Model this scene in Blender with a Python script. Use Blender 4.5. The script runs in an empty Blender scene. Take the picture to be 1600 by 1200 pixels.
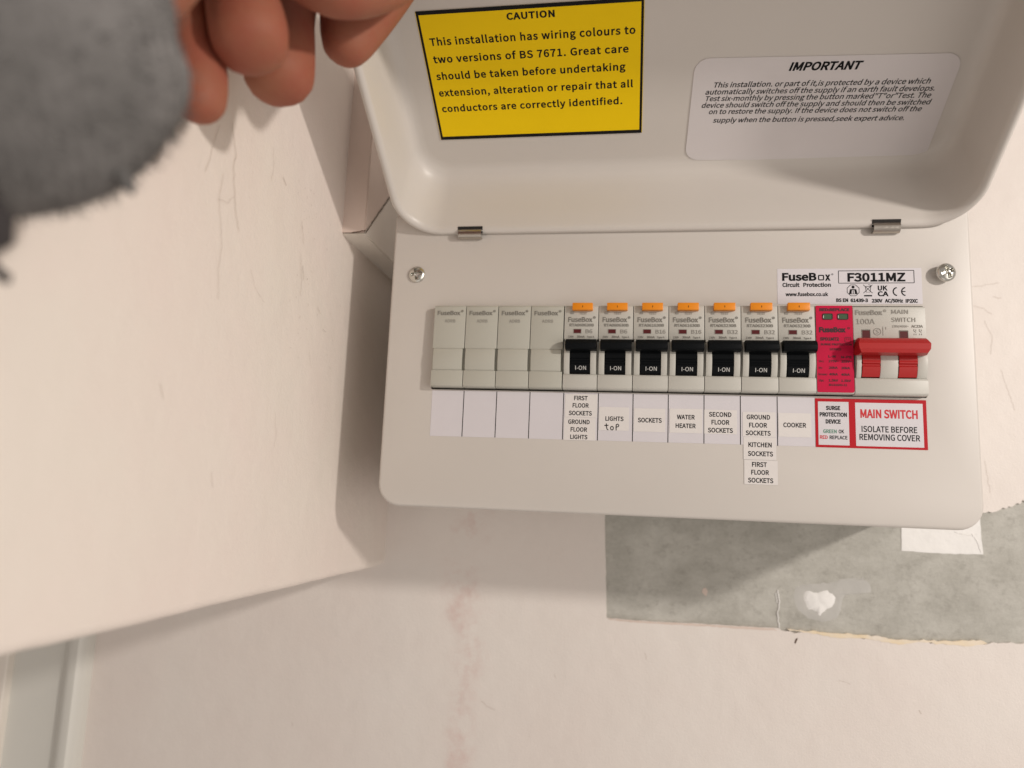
import bpy, bmesh, math, random, os
from mathutils import Vector, Matrix, noise
from mathutils.geometry import tessellate_polygon, delaunay_2d_cdt
random.seed(7)
MM = 0.001
SC = bpy.context.scene
COL = SC.collection

# ------------------------------------------------------------------ camera (all places in millimetres, x right, y into the wall, z up)
R_ = Vector((0.98704123, 0.15520568, 0.040753)); U_ = Vector((-0.01641393, -0.15498029, 0.9877812)); F_ = Vector((-0.15962516, 0.97564969, 0.1504244))
cd = bpy.data.cameras.new('camera'); cam = bpy.data.objects.new('camera', cd); COL.objects.link(cam)
cam.matrix_world = Matrix(((R_.x, U_.x, -F_.x, 0.108558), (R_.y, U_.y, -F_.y, -0.396071), (R_.z, U_.z, -F_.z, 0.024144), (0, 0, 0, 1)))
cd.sensor_width = 36; cd.sensor_fit = 'HORIZONTAL'; cd.lens = 26.61; cd.clip_start = 0.005; cd.clip_end = 20
cd.dof.use_dof = True; cd.dof.focus_distance = 0.385; cd.dof.aperture_fstop = 6.0
SC.camera = cam
# ------------------------------------------------------------------ room light
w = bpy.data.worlds.new('World'); SC.world = w; w.use_nodes = True
bg = w.node_tree.nodes['Background']; bg.inputs[0].default_value = (1.0, 0.905, 0.83, 1); bg.inputs[1].default_value = 0.37
def lamp(name, loc, power, size, col, target):
    ld = bpy.data.lights.new(name, 'AREA'); ld.shape = 'DISK'; ld.size = size; ld.energy = power; ld.color = col
    o = bpy.data.objects.new(name, ld); COL.objects.link(o); o.location = Vector(loc) * MM
    o.rotation_euler = (Vector(target) * MM - o.location).to_track_quat('-Z', 'Y').to_euler(); return o
lamp('ceiling_lamp', (850, -618, 311), 5.3, 0.065, (1.0, 0.92, 0.85), (100, 40, 40))
lamp('room_light', (1100, -900, -250), 4.6, 1.0, (1.0, 0.92, 0.85), (50, 0, 20))
lamp('floor_bounce_fill', (100, -650, -1100), 1.2, 1.0, (1.0, 0.92, 0.85), (100, -50, 100))  # added fill lamp from below, brightens the inside of the lid
SC.view_settings.view_transform = 'Standard'; SC.view_settings.look = 'None'
SC.view_settings.exposure = 0; SC.view_settings.gamma = 1

# ------------------------------------------------------------------ materials
def mat(name, col, rough=0.5, metal=0.0, bump=0.0, bscale=400, var=0.0, vscale=20, spec=0.5, sss=0.0, tint=None, bdist=0.0004, coat=0.0):
    m = bpy.data.materials.new(name); m.use_nodes = True; nt = m.node_tree; b = nt.nodes['Principled BSDF']
    b.inputs['Base Color'].default_value = (*col, 1); b.inputs['Roughness'].default_value = rough; b.inputs['Metallic'].default_value = metal
    b.inputs['Specular IOR Level'].default_value = spec
    if coat: b.inputs['Coat Weight'].default_value = coat
    if sss:
        b.inputs['Subsurface Weight'].default_value = sss; b.inputs['Subsurface Radius'].default_value = (0.006, 0.002, 0.001); b.inputs['Subsurface Scale'].default_value = 1.0
    tc = nt.nodes.new('ShaderNodeTexCoord')
    if var:
        n = nt.nodes.new('ShaderNodeTexNoise'); n.inputs['Scale'].default_value = vscale; n.inputs['Detail'].default_value = 6; n.inputs['Roughness'].default_value = 0.6
        nt.links.new(tc.outputs['Object'], n.inputs['Vector'])
        r = nt.nodes.new('ShaderNodeMapRange'); r.inputs[1].default_value = 0.3; r.inputs[2].default_value = 0.7
        nt.links.new(n.outputs['Fac'], r.inputs[0])
        mx = nt.nodes.new('ShaderNodeMix'); mx.data_type = 'RGBA'
        t = tint or tuple(c * (1 - var) for c in col)
        mx.inputs[6].default_value = (*col, 1); mx.inputs[7].default_value = (*t, 1)
        nt.links.new(r.outputs[0], mx.inputs[0]); nt.links.new(mx.outputs[2], b.inputs['Base Color'])
    if bump:
        n2 = nt.nodes.new('ShaderNodeTexNoise'); n2.inputs['Scale'].default_value = bscale; n2.inputs['Detail'].default_value = 4
        nt.links.new(tc.outputs['Object'], n2.inputs['Vector'])
        bp = nt.nodes.new('ShaderNodeBump'); bp.inputs['Strength'].default_value = bump; bp.inputs['Distance'].default_value = bdist
        nt.links.new(n2.outputs['Fac'], bp.inputs['Height']); nt.links.new(bp.outputs[0], b.inputs['Normal'])
    return m
def N(m, typ, **kw):
    n = m.node_tree.nodes.new(typ)
    for k, v in kw.items(): setattr(n, k, v)
    return n
M = {}
M['steel_paint'] = mat('painted_steel', (0.595, 0.56, 0.52), 0.38, bump=0.10, bscale=1400, bdist=0.00015, var=0.03, vscale=14)
M['casing'] = mat('casing_steel', (0.60, 0.57, 0.53), 0.45, bump=0.1, bscale=1400, bdist=0.0002)
M['module'] = mat('module_plastic', (0.51, 0.50, 0.455), 0.42, bump=0.12, bscale=3000, bdist=0.00008)
M['blank'] = mat('blank_plastic', (0.455, 0.45, 0.395), 0.45, bump=0.12, bscale=3000, bdist=0.00008)
M['black'] = mat('black_plastic', (0.005, 0.006, 0.007), 0.5, bump=0.15, bscale=3000, bdist=0.00006, spec=0.08)
M['void'] = mat('dark_inside', (0.012, 0.01, 0.009), 0.8)  # near-black colour stands for the shade inside openings and recesses
M['orange'] = mat('orange_plastic', (0.78, 0.255, 0.004), 0.4)
M['redplastic'] = mat('red_plastic', (0.40, 0.012, 0.012), 0.36, bump=0.1, bscale=1500, bdist=0.0001)
M['redlens'] = mat('dark_red_flag', (0.09, 0.004, 0.006), 0.35)
M['greenlens'] = mat('green_flag', (0.055, 0.105, 0.055), 0.25)
M['crimson'] = mat('crimson_label', (0.52, 0.005, 0.048), 0.55, spec=0.2, bump=0.06, bscale=800)
M['ink'] = mat('black_ink', (0.008, 0.008, 0.009), 0.55, spec=0.12)
M['greyink'] = mat('grey_ink', (0.20, 0.19, 0.17), 0.6, spec=0.2)
M['paleink'] = mat('pale_grey_ink', (0.28, 0.265, 0.24), 0.6, spec=0.2)
M['whiteink'] = mat('white_ink', (0.62, 0.62, 0.60), 0.6)
M['darkredink'] = mat('dark_ink_on_crimson', (0.03, 0.003, 0.008), 0.6)
M['redink'] = mat('red_ink', (0.55, 0.012, 0.02), 0.45)
M['greenink'] = mat('green_ink', (0.06, 0.22, 0.14), 0.5)
M['paper'] = mat('white_sticker', (0.66, 0.635, 0.665), 0.42, var=0.03, vscale=60)
M['tape'] = mat('label_tape', (0.74, 0.71, 0.69), 0.35, var=0.03, vscale=80)
M['clear'] = mat('notice_sticker', (0.655, 0.62, 0.62), 0.35, var=0.03, vscale=40)
M['yellow'] = mat('yellow_sticker', (0.90, 0.62, 0.0), 0.6, spec=0.2, var=0.04, vscale=30)
M['zinc'] = mat('zinc_steel', (0.62, 0.61, 0.57), 0.27, metal=1.0, bump=0.12, bscale=400, bdist=0.0001)
M['clip'] = mat('hinge_steel', (0.50, 0.46, 0.41), 0.28, metal=1.0, bump=0.15, bscale=600)
M['skin'] = mat('skin', (0.30, 0.122, 0.070), 0.62, spec=0.25, bump=0.5, bscale=350, bdist=0.0003, var=0.3, vscale=45, tint=(0.29, 0.082, 0.052), sss=0.2)
M['nail'] = mat('nail', (0.70, 0.43, 0.35), 0.28)
M['filler'] = mat('white_filler', (0.86, 0.85, 0.83), 0.7, bump=0.6, bscale=160, bdist=0.001, var=0.05, vscale=60)
M['oldpaint'] = mat('old_cream_paint', (0.80, 0.66, 0.45), 0.6, bump=0.5, bscale=200, bdist=0.0008, var=0.25, vscale=90, tint=(0.80, 0.72, 0.62))
M['crack'] = mat('hairline_crack', (0.51, 0.44, 0.38), 0.8)
M['crackdark'] = mat('open_crack', (0.10, 0.06, 0.04), 0.9)
M['trim'] = mat('trim_paint', (0.82, 0.77, 0.70), 0.4, bump=0.25, bscale=60, bdist=0.0006, var=0.06, vscale=25)
M['trimpink'] = mat('trim_paint_old', (0.72, 0.60, 0.53), 0.42, bump=0.2, bscale=60, bdist=0.0006, var=0.08, vscale=25)
M['gloss'] = mat('gloss_woodwork', (0.66, 0.655, 0.61), 0.3, bump=0.2, bscale=40, bdist=0.0005)
M['cord'] = mat('dark_cord', (0.035, 0.03, 0.03), 0.9)

def paint_material(name, base, tint, stain=None):
    """emulsion paint: roller stipple, broad lumps, faint colour drift; an optional pink damp streak with its own place"""
    m = mat(name, base, 0.55); nt = m.node_tree; b = nt.nodes['Principled BSDF']; tc = [n for n in nt.nodes if n.type == 'TEX_COORD'][0]; L = nt.links
    def noi(scale, det=5, rough=0.6, vec=None):
        n = N(m, 'ShaderNodeTexNoise'); n.inputs['Scale'].default_value = scale; n.inputs['Detail'].default_value = det; n.inputs['Roughness'].default_value = rough
        L.new(vec or tc.outputs['Object'], n.inputs['Vector']); return n
    n1 = noi(9); r1 = N(m, 'ShaderNodeMapRange'); r1.inputs[1].default_value = 0.35; r1.inputs[2].default_value = 0.65; L.new(n1.outputs['Fac'], r1.inputs[0])
    mx = N(m, 'ShaderNodeMix', data_type='RGBA'); mx.inputs[6].default_value = (*base, 1); mx.inputs[7].default_value = (*tint, 1); L.new(r1.outputs[0], mx.inputs[0])
    out = mx.outputs[2]
    if stain:
        sx = N(m, 'ShaderNodeSeparateXYZ'); L.new(tc.outputs['Object'], sx.inputs[0])
        nn = noi(28, 5); ad = N(m, 'ShaderNodeMath', operation='MULTIPLY_ADD'); L.new(nn.outputs['Fac'], ad.inputs[0]); ad.inputs[1].default_value = 0.05; L.new(sx.outputs['X'], ad.inputs[2])
        sb = N(m, 'ShaderNodeMath', operation='SUBTRACT'); L.new(ad.outputs[0], sb.inputs[0]); sb.inputs[1].default_value = 0.024
        ab = N(m, 'ShaderNodeMath', operation='ABSOLUTE'); L.new(sb.outputs[0], ab.inputs[0])
        rr = N(m, 'ShaderNodeMapRange', interpolation_type='SMOOTHSTEP'); L.new(ab.outputs[0], rr.inputs[0]); rr.inputs[1].default_value = 0.0; rr.inputs[2].default_value = 0.016; rr.inputs[3].default_value = 1; rr.inputs[4].default_value = 0
        n3 = noi(45, 6, 0.7); r3 = N(m, 'ShaderNodeMapRange'); L.new(n3.outputs['Fac'], r3.inputs[0]); r3.inputs[1].default_value = 0.42; r3.inputs[2].default_value = 0.68
        mu = N(m, 'ShaderNodeMath', operation='MULTIPLY'); L.new(rr.outputs[0], mu.inputs[0]); L.new(r3.outputs[0], mu.inputs[1])
        m2 = N(m, 'ShaderNodeMix', data_type='RGBA'); L.new(mu.outputs[0], m2.inputs[0]); L.new(out, m2.inputs[6]); m2.inputs[7].default_value = (*stain, 1); out = m2.outputs[2]
    L.new(out, b.inputs['Base Color'])
    a = noi(850, 3); c = noi(70, 4); d = noi(14, 3)
    s1 = N(m, 'ShaderNodeMath', operation='MULTIPLY'); L.new(a.outputs['Fac'], s1.inputs[0]); s1.inputs[1].default_value = 0.15
    s2 = N(m, 'ShaderNodeMath', operation='MULTIPLY_ADD'); L.new(c.outputs['Fac'], s2.inputs[0]); s2.inputs[1].default_value = 0.35; L.new(s1.outputs[0], s2.inputs[2])
    s3 = N(m, 'ShaderNodeMath', operation='MULTIPLY_ADD'); L.new(d.outputs['Fac'], s3.inputs[0]); s3.inputs[1].default_value = 1.6; L.new(s2.outputs[0], s3.inputs[2])
    bp = N(m, 'ShaderNodeBump'); bp.inputs['Strength'].default_value = 0.75; bp.inputs['Distance'].default_value = 0.0016
    L.new(s3.outputs[0], bp.inputs['Height']); L.new(bp.outputs[0], b.inputs['Normal'])
    return m
M['wall'] = paint_material('wall_emulsion', (0.775, 0.725, 0.68), (0.755, 0.69, 0.645), stain=(0.66, 0.50, 0.46))
M['sidewall'] = paint_material('side_wall_emulsion', (0.76, 0.70, 0.635), (0.77, 0.68, 0.625))

def concrete():
    m = mat('bare_plaster', (0.42, 0.41, 0.385), 0.85); nt = m.node_tree; b = nt.nodes['Principled BSDF']; tc = [n for n in nt.nodes if n.type == 'TEX_COORD'][0]; L = nt.links
    def noi(scale, det=8, rough=0.65, sc=(1, 1, 1)):
        mp = N(m, 'ShaderNodeMapping'); mp.inputs['Scale'].default_value = sc; L.new(tc.outputs['Object'], mp.inputs['Vector'])
        n = N(m, 'ShaderNodeTexNoise'); n.inputs['Scale'].default_value = scale; n.inputs['Detail'].default_value = det; n.inputs['Roughness'].default_value = rough
        L.new(mp.outputs[0], n.inputs['Vector']); return n
    a = noi(34, det=12, rough=0.78, sc=(0.8, 1, 1.2)); c = noi(170, det=10, rough=0.75, sc=(0.9, 1, 1.1)); d = noi(620)
    cr = N(m, 'ShaderNodeValToRGB'); L.new(a.outputs['Fac'], cr.inputs[0])
    cr.color_ramp.elements[0].position = 0.36; cr.color_ramp.elements[0].color = (0.40, 0.39, 0.35, 1)
    cr.color_ramp.elements[1].position = 0.64; cr.color_ramp.elements[1].color = (0.56, 0.55, 0.505, 1)
    r = N(m, 'ShaderNodeMapRange'); L.new(c.outputs['Fac'], r.inputs[0]); r.inputs[1].default_value = 0.53; r.inputs[2].default_value = 0.72; r.inputs[4].default_value = 0.6
    mx = N(m, 'ShaderNodeMix', data_type='RGBA'); L.new(r.outputs[0], mx.inputs[0]); L.new(cr.outputs[0], mx.inputs[6]); mx.inputs[7].default_value = (0.27, 0.255, 0.225, 1)
    r2 = N(m, 'ShaderNodeMapRange'); L.new(d.outputs['Fac'], r2.inputs[0]); r2.inputs[1].default_value = 0.66; r2.inputs[2].default_value = 0.76; r2.inputs[4].default_value = 0.5
    mx2 = N(m, 'ShaderNodeMix', data_type='RGBA'); L.new(r2.outputs[0], mx2.inputs[0]); L.new(mx.outputs[2], mx2.inputs[6]); mx2.inputs[7].default_value = (0.62, 0.60, 0.57, 1)
    L.new(mx2.outputs[2], b.inputs['Base Color'])
    bp = N(m, 'ShaderNodeBump'); bp.inputs['Strength'].default_value = 0.7; bp.inputs['Distance'].default_value = 0.0012; L.new(c.outputs['Fac'], bp.inputs['Height']); L.new(bp.outputs[0], b.inputs['Normal'])
    return m
M['plaster'] = concrete()

def knit():
    m = mat('grey_knit', (0.17, 0.165, 0.16), 0.95, spec=0.1); nt = m.node_tree; b = nt.nodes['Principled BSDF']; tc = [n for n in nt.nodes if n.type == 'TEX_COORD'][0]; L = nt.links
    wv = N(m, 'ShaderNodeTexWave', wave_type='BANDS', bands_direction='X'); wv.inputs['Scale'].default_value = 22.0; wv.inputs['Distortion'].default_value = 1.2; wv.inputs['Detail'].default_value = 3
    L.new(tc.outputs['UV'], wv.inputs['Vector'])
    n = N(m, 'ShaderNodeTexNoise'); n.inputs['Scale'].default_value = 60; n.inputs['Detail'].default_value = 6; L.new(tc.outputs['Object'], n.inputs['Vector'])
    mx = N(m, 'ShaderNodeMix', data_type='RGBA'); L.new(n.outputs['Fac'], mx.inputs[0]); mx.inputs[6].default_value = (0.105, 0.102, 0.098, 1); mx.inputs[7].default_value = (0.25, 0.24, 0.235, 1)
    mx2 = N(m, 'ShaderNodeMix', data_type='RGBA'); mx2.blend_type = 'MULTIPLY'; mx2.inputs[0].default_value = 0.2; L.new(mx.outputs[2], mx2.inputs[6]); L.new(wv.outputs['Color'], mx2.inputs[7])
    L.new(mx2.outputs[2], b.inputs['Base Color'])
    bp = N(m, 'ShaderNodeBump'); bp.inputs['Strength'].default_value = 0.3; bp.inputs['Distance'].default_value = 0.0005; L.new(wv.outputs['Fac'], bp.inputs['Height']); L.new(bp.outputs[0], b.inputs['Normal'])
    return m
M['knit'] = knit()

# ------------------------------------------------------------------ geometry helpers
class G:
    """collects faces (millimetres); build() links them as one mesh object"""
    def __init__(s): s.v = []; s.f = []; s.m = []; s.mats = []; s.uv = None
    def mi(s, k):
        if k not in s.mats: s.mats.append(k)
        return s.mats.index(k)
    def add(s, vs, fs, k):
        o = len(s.v); s.v += [tuple(v) for v in vs]; i = s.mi(k)
        for f in fs: s.f.append(tuple(o + a for a in f)); s.m.append(i)
    def box(s, x0, x1, y0, y1, z0, z1, k, r=0.0, seg=2):
        bm = bmesh.new(); bmesh.ops.create_cube(bm, size=1)
        for v in bm.verts: v.co = Vector((x0 + (v.co.x + .5) * (x1 - x0), y0 + (v.co.y + .5) * (y1 - y0), z0 + (v.co.z + .5) * (z1 - z0)))
        if r: bmesh.ops.bevel(bm, geom=bm.edges[:], offset=r, segments=seg, profile=0.5, affect='EDGES')
        s.bm(bm, k)
    def bm(s, bm, k, fn=None):
        bm.verts.index_update(); s.add([fn(v.co) if fn else v.co for v in bm.verts], [[v.index for v in f.verts] for f in bm.faces], k); bm.free()
    def prism(s, prof, x0, x1, k, r=0.0, seg=2):
        """profile [(y,z)...] extruded along x"""
        bm = bmesh.new(); a = [bm.verts.new((x0, y, z)) for y, z in prof]; f = bm.faces.new(a)
        e = bmesh.ops.extrude_face_region(bm, geom=[f]); 
        for v in [g for g in e['geom'] if isinstance(g, bmesh.types.BMVert)]: v.co.x = x1
        bmesh.ops.recalc_face_normals(bm, faces=bm.faces[:])
        if r: bmesh.ops.bevel(bm, geom=[e_ for e_ in bm.edges if e_.calc_face_angle(0) > 0.35], offset=r, segments=seg, profile=0.5, affect='EDGES', clamp_overlap=True)
        s.bm(bm, k)
    def slab(s, outline, holes, y0, y1, k, bev=0.0, side=None, P=None):
        """outline [(x,z)] with holes, front face at y0, back edge at y1, rounded front edge bev; P maps (x,y,z)"""
        P = P or (lambda x, y, z: (x, y, z)); side = side or k
        loops = [outline] + list(holes)
        fr = outline if not bev else inset(outline, bev)
        base = [fr] + list(holes)
        pts = [Vector((x, z, 0)) for l in base for x, z in l]
        tri = tessellate_polygon([[Vector((x, z, 0)) for x, z in l] for l in base])
        s.add([P(p.x, y0, p.y) for p in pts], tri, k)
        seq = [(fr, y0)]
        if bev:
            for q in (0.3, 0.62): seq.append((inset(outline, bev * (1 - math.sin(q * math.pi / 2)) ), y0 + bev * (1 - math.cos(q * math.pi / 2))))
            seq.append((outline, y0 + bev))
        seq.append((outline, y1))
        for (a, ya), (b, yb) in zip(seq, seq[1:]): s.strip([P(x, ya, z) for x, z in a], [P(x, yb, z) for x, z in b], side)
        for h in holes: s.strip([P(x, y0, z) for x, z in h], [P(x, y1, z) for x, z in h], side)
    def strip(s, a, b, k, closed=True):
        n = len(a); vs = list(a) + list(b); fs = [(i, (i + 1) % n, n + (i + 1) % n, n + i) for i in range(n if closed else n - 1)]
        s.add(vs, fs, k)
    def ribbon(s, pts, w, k, P, closed=False, w2=None):
        """flat stroke of width w through (x,z) points"""
        pts = [Vector(p) for p in pts]; n = len(pts); L_ = []; R2 = []
        for i, p in enumerate(pts):
            a = pts[(i - 1) % n] if (closed or i) else p; b = pts[(i + 1) % n] if (closed or i < n - 1) else p
            d = (b - a).normalized() if (b - a).length else Vector((1, 0)); nrm = Vector((-d.y, d.x)); ww = w if w2 is None else w + (w2 - w) * i / (n - 1)
            L_.append(P(*(p + nrm * ww / 2))); R2.append(P(*(p - nrm * ww / 2)))
        s.strip(L_, R2, k, closed)
    def text(s, body, x0, x1, z, cap, k, P, bold=0.0, font=None, shear=0.0, rot=0.0, centre=None, space=1.0):
        vs, fs, (bx0, bx1), H = glyphs(body, bold, shear, font or 'sans', space)
        sy = cap / H
        if x1 is None: sx = sy; 
        else: sx = (x1 - x0) / (bx1 - bx0)
        if centre is not None: x0 = centre - (bx1 - bx0) * sx / 2
        c, si = math.cos(rot), math.sin(rot); out = []
        nv = (Vector(P(x0 + 1, z)) - Vector(P(x0, z))).cross(Vector(P(x0, z + 1)) - Vector(P(x0, z))).normalized(); nv = -nv if nv.y > 0 else nv
        for (a, b, l) in vs:
            X = (a - bx0) * sx; Z = b * sy; out.append(Vector(P(x0 + X * c - Z * si, z + X * si + Z * c)) + nv * (0.006 * l))
        s.add(out, fs, k)
    def build(s, name, parent=None, smooth=True, loc=None, angle=35, label=None):
        me = bpy.data.meshes.new(name); me.from_pydata([(a * MM, b * MM, c * MM) for a, b, c in s.v], [], s.f)
        for k in s.mats: me.materials.append(M[k])
        me.polygons.foreach_set('material_index', s.m)
        bm = bmesh.new(); bm.from_mesh(me); bmesh.ops.remove_doubles(bm, verts=bm.verts[:], dist=1e-6); bmesh.ops.recalc_face_normals(bm, faces=bm.faces[:]) if smooth else None
        for f in bm.faces: f.smooth = bool(smooth)
        if smooth:
            for e in bm.edges: e.smooth = e.calc_face_angle(3) < math.radians(angle) if len(e.link_faces) == 2 else True
        bm.to_mesh(me); bm.free()
        if s.uv: 
            ul = me.uv_layers.new(name='UV')
            for l in me.loops: ul.data[l.index].uv = s.uv(me.vertices[l.vertex_index].co)
        return link(name, me, parent, loc, label)
def link(name, me, parent=None, loc=None, label=None):
    o = bpy.data.objects.new(name, me); COL.objects.link(o)
    if parent: 
        o.parent = parent
        if parent.parent is None and loc is None: o.location = -parent.location
    if loc is not None: o.location = Vector(loc) * MM - (parent.location if parent and parent.parent is None else Vector((0, 0, 0)))
    if label: o['label'] = label
    return o
def thing(name, loc, label, cat, group=None):
    o = bpy.data.objects.new(name, None); COL.objects.link(o); o.location = Vector(loc) * MM; o.empty_display_size = 0.02
    o['label'] = label; o['category'] = cat
    if group: o['group'] = group
    return o
def inset(poly, d):
    """move a closed (x,z) polygon inwards by d"""
    n = len(poly); A = sum(poly[i][0] * poly[(i + 1) % n][1] - poly[(i + 1) % n][0] * poly[i][1] for i in range(n)); sg = 1 if A > 0 else -1; out = []
    for i in range(n):
        p0, p1, p2 = (Vector(poly[j % n]) for j in (i - 1, i, i + 1))
        d1 = (p1 - p0).normalized(); d2 = (p2 - p1).normalized(); n1 = Vector((-d1.y, d1.x)) * sg; n2 = Vector((-d2.y, d2.x)) * sg
        b = n1 + n2; b = b / max(b.length_squared, 0.7) * 2; out.append(tuple(p1 + b * d))
    return out
def rrect(x0, x1, z0, z1, r, seg=8):
    r4 = r if isinstance(r, (tuple, list)) else (r,) * 4; out = []
    for (cx, cz, a0, rr) in ((x1, z1, 0, r4[0]), (x0, z1, 90, r4[1]), (x0, z0, 180, r4[2]), (x1, z0, 270, r4[3])):
        ccx = cx - rr if a0 in (0, 270) else cx + rr; ccz = cz - rr if a0 in (0, 90) else cz + rr
        for i in range(seg + 1):
            t = math.radians(a0 + 90 * i / seg); out.append((ccx + rr * math.cos(t), ccz + rr * math.sin(t)))
    return out
FONT = {}
def load_font():
    p = os.path.join(bpy.utils.resource_path('LOCAL'), 'datafiles', 'fonts', 'Noto Sans CJK Regular.woff2')
    try: return bpy.data.fonts.load(p)
    except Exception: return None
FONT['sans'] = load_font(); FONT['plain'] = None
CACHE = {}; SHAPES = {}
def glyphs(body, bold, shear, font, space=1.0):
    key = (body, bold, shear, font, space)
    if key in CACHE: return CACHE[key]
    def raw(t, b_):
        cu = bpy.data.curves.new('t', 'FONT'); cu.body = t; cu.size = 1; cu.resolution_u = 3; cu.shear = shear; cu.space_character = space; cu.fill_mode = 'NONE' if hasattr(cu, 'fill_mode') else cu.fill_mode
        if FONT.get(font): cu.font = FONT[font]
        o = bpy.data.objects.new('t', cu); COL.objects.link(o); dg = bpy.context.evaluated_depsgraph_get(); me = bpy.data.meshes.new_from_object(o.evaluated_get(dg))
        co = [(v.co.x, v.co.y) for v in me.vertices]; nb = {}
        for e in me.edges:
            x, y = e.vertices; nb.setdefault(x, []).append(y); nb.setdefault(y, []).append(x)
        bpy.data.objects.remove(o); bpy.data.curves.remove(cu); bpy.data.meshes.remove(me)
        seen = set(); loops = []
        for st in sorted(nb):
            if st in seen: continue
            lp = [st]; seen.add(st); cur = min(nb[st])
            while cur not in seen: lp.append(cur); seen.add(cur); cur = next((q for q in nb[cur] if q not in seen), cur)
            pts = []
            for i_ in lp:
                if not pts or (Vector(co[i_]) - Vector(pts[-1])).length > 1e-4: pts.append(co[i_])
            if len(pts) > 2 and (Vector(pts[0]) - Vector(pts[-1])).length < 1e-4: pts.pop()
            if len(pts) > 2: loops.append(pts)
        area = lambda p: sum(p[i][0] * p[(i + 1) % len(p)][1] - p[(i + 1) % len(p)][0] * p[i][1] for i in range(len(p))) / 2
        def inside(q, p):
            r = False
            for i in range(len(p)):
                (x1, y1), (x2, y2) = p[i], p[i - 1]
                if (y1 > q[1]) != (y2 > q[1]) and q[0] < (x2 - x1) * (q[1] - y1) / (y2 - y1) + x1: r = not r
            return r
        # the outline holding the most area tells which way round the filled contours run
        big = max(loops, key=lambda p: abs(area(p))) if loops else None; sg = 1 if big and area(big) > 0 else -1
        # widen the strokes, then fill everything the outlines wind round (overlapping strokes are legal in a font)
        loops = [inset(l, -b_ * sg * (1 if area(l) > 0 else -1)) if b_ else l for l in loops]
        boxes = [[min(p[0] for p in l), max(p[0] for p in l), [l]] for l in loops]; boxes.sort(key=lambda q: q[0]); grp = []
        for q in boxes:
            if grp and q[0] < grp[-1][1]: grp[-1][1] = max(grp[-1][1], q[1]); grp[-1][2] += q[2]
            else: grp.append(q)
        vs, fs = [], []
        for x0_, x1_, ls in grp:
            kk = tuple((round(x - x0_, 3), round(y, 3)) for l in ls for x, y in l)
            if kk not in SHAPES:
                pts = [Vector((x - x0_, y)) for l in ls for x, y in l]; ed = []; o_ = 0
                for l in ls: ed += [(o_ + i, o_ + (i + 1) % len(l)) for i in range(len(l))]; o_ += len(l)
                v2, _, f2, *_r = delaunay_2d_cdt(pts, ed, [], 0, 1e-5); keep = []
                for f in f2:
                    cx = sum(v2[i].x for i in f) / len(f); cy = sum(v2[i].y for i in f) / len(f); wn = 0
                    for i, j_ in ed:
                        p, q = pts[i], pts[j_]
                        if (p.y > cy) != (q.y > cy) and cx < (q.x - p.x) * (cy - p.y) / (q.y - p.y) + p.x: wn += 1 if q.y > p.y else -1
                    if wn: keep.append(tuple(f))
                SHAPES[kk] = ([(v.x, v.y) for v in v2], keep)
            v2, f2 = SHAPES[kk]; o_ = len(vs); vs += [(x + x0_, y, 0) for x, y in v2]; fs += [tuple(o_ + i for i in f) for f in f2]
        return vs, fs
    hv, _ = raw('H', 0); H = max(v[1] for v in hv)
    vs, fs = raw(body, bold); xs = [v[0] for v in vs]
    CACHE[key] = (vs, fs, (min(xs), max(xs)), H); return CACHE[key]
def front(y): return lambda x, z: (x, y, z)

# ------------------------------------------------------------------ the setting: wall, side wall
WY = 120.0            # painted face of the wall
XS = -60.3            # face of the side wall
def ragged(pts, amp, step, seed=0):
    out = []; rnd = random.Random(seed)
    for (a, b) in zip(pts, pts[1:]):
        a = Vector(a); b = Vector(b); n = max(1, int((b - a).length / step)); d = (b - a).normalized(); nn = Vector((-d.y, d.x))
        for i in range(n): out.append(tuple(a + (b - a) * i / n + nn * amp * (rnd.random() - .5) * 2 * (0.3 + rnd.random()) * (1 if i else 0.4)))
    return out + [tuple(pts[-1])]
wall = thing('wall', (0, WY, 0), 'cream painted wall behind the fuse box with a band of bare grey plaster', 'wall'); wall['kind'] = 'structure'
g = G()
hole = ragged([(92, 60), (91.6, 20), (90.6, 16), (93, -50)], 0.25, 4, 1)[:-1] + ragged([(93, -50), (114, -50.4), (155, -49.8), (201, -49.5), (203, -50.6)], 0.35, 3, 2)[:-1] \
    + ragged([(203, -50.6), (233, -51.8), (270, -52.6), (300, -51.4), (343, -49), (520, -48)], 0.9, 2.5, 3)[:-1] + [(520, -48), (520, 55)] \
    + ragged([(520, 55), (400, 48), (352, 37), (343, 34.5), (337, 30.8), (330, 28.6), (322, 27.5), (310, 30), (270, 40)], 1.6, 1.6, 4)[:-1] + [(270, 40), (270, 60)]
hole = [(x, z) for x, z in hole]
g.slab([(-900, -700), (900, -700), (900, 800), (-900, 800)], [hole], WY, WY + 1.6, 'wall')
g.build('painted_plaster', wall, smooth=False)
g = G(); g.add([(-905, WY + 1.5, -705), (905, WY + 1.5, -705), (905, WY + 1.5, 805), (-905, WY + 1.5, 805)], [(0, 1, 2, 3)], 'plaster'); g.build('bare_plaster', wall, smooth=False)
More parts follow.
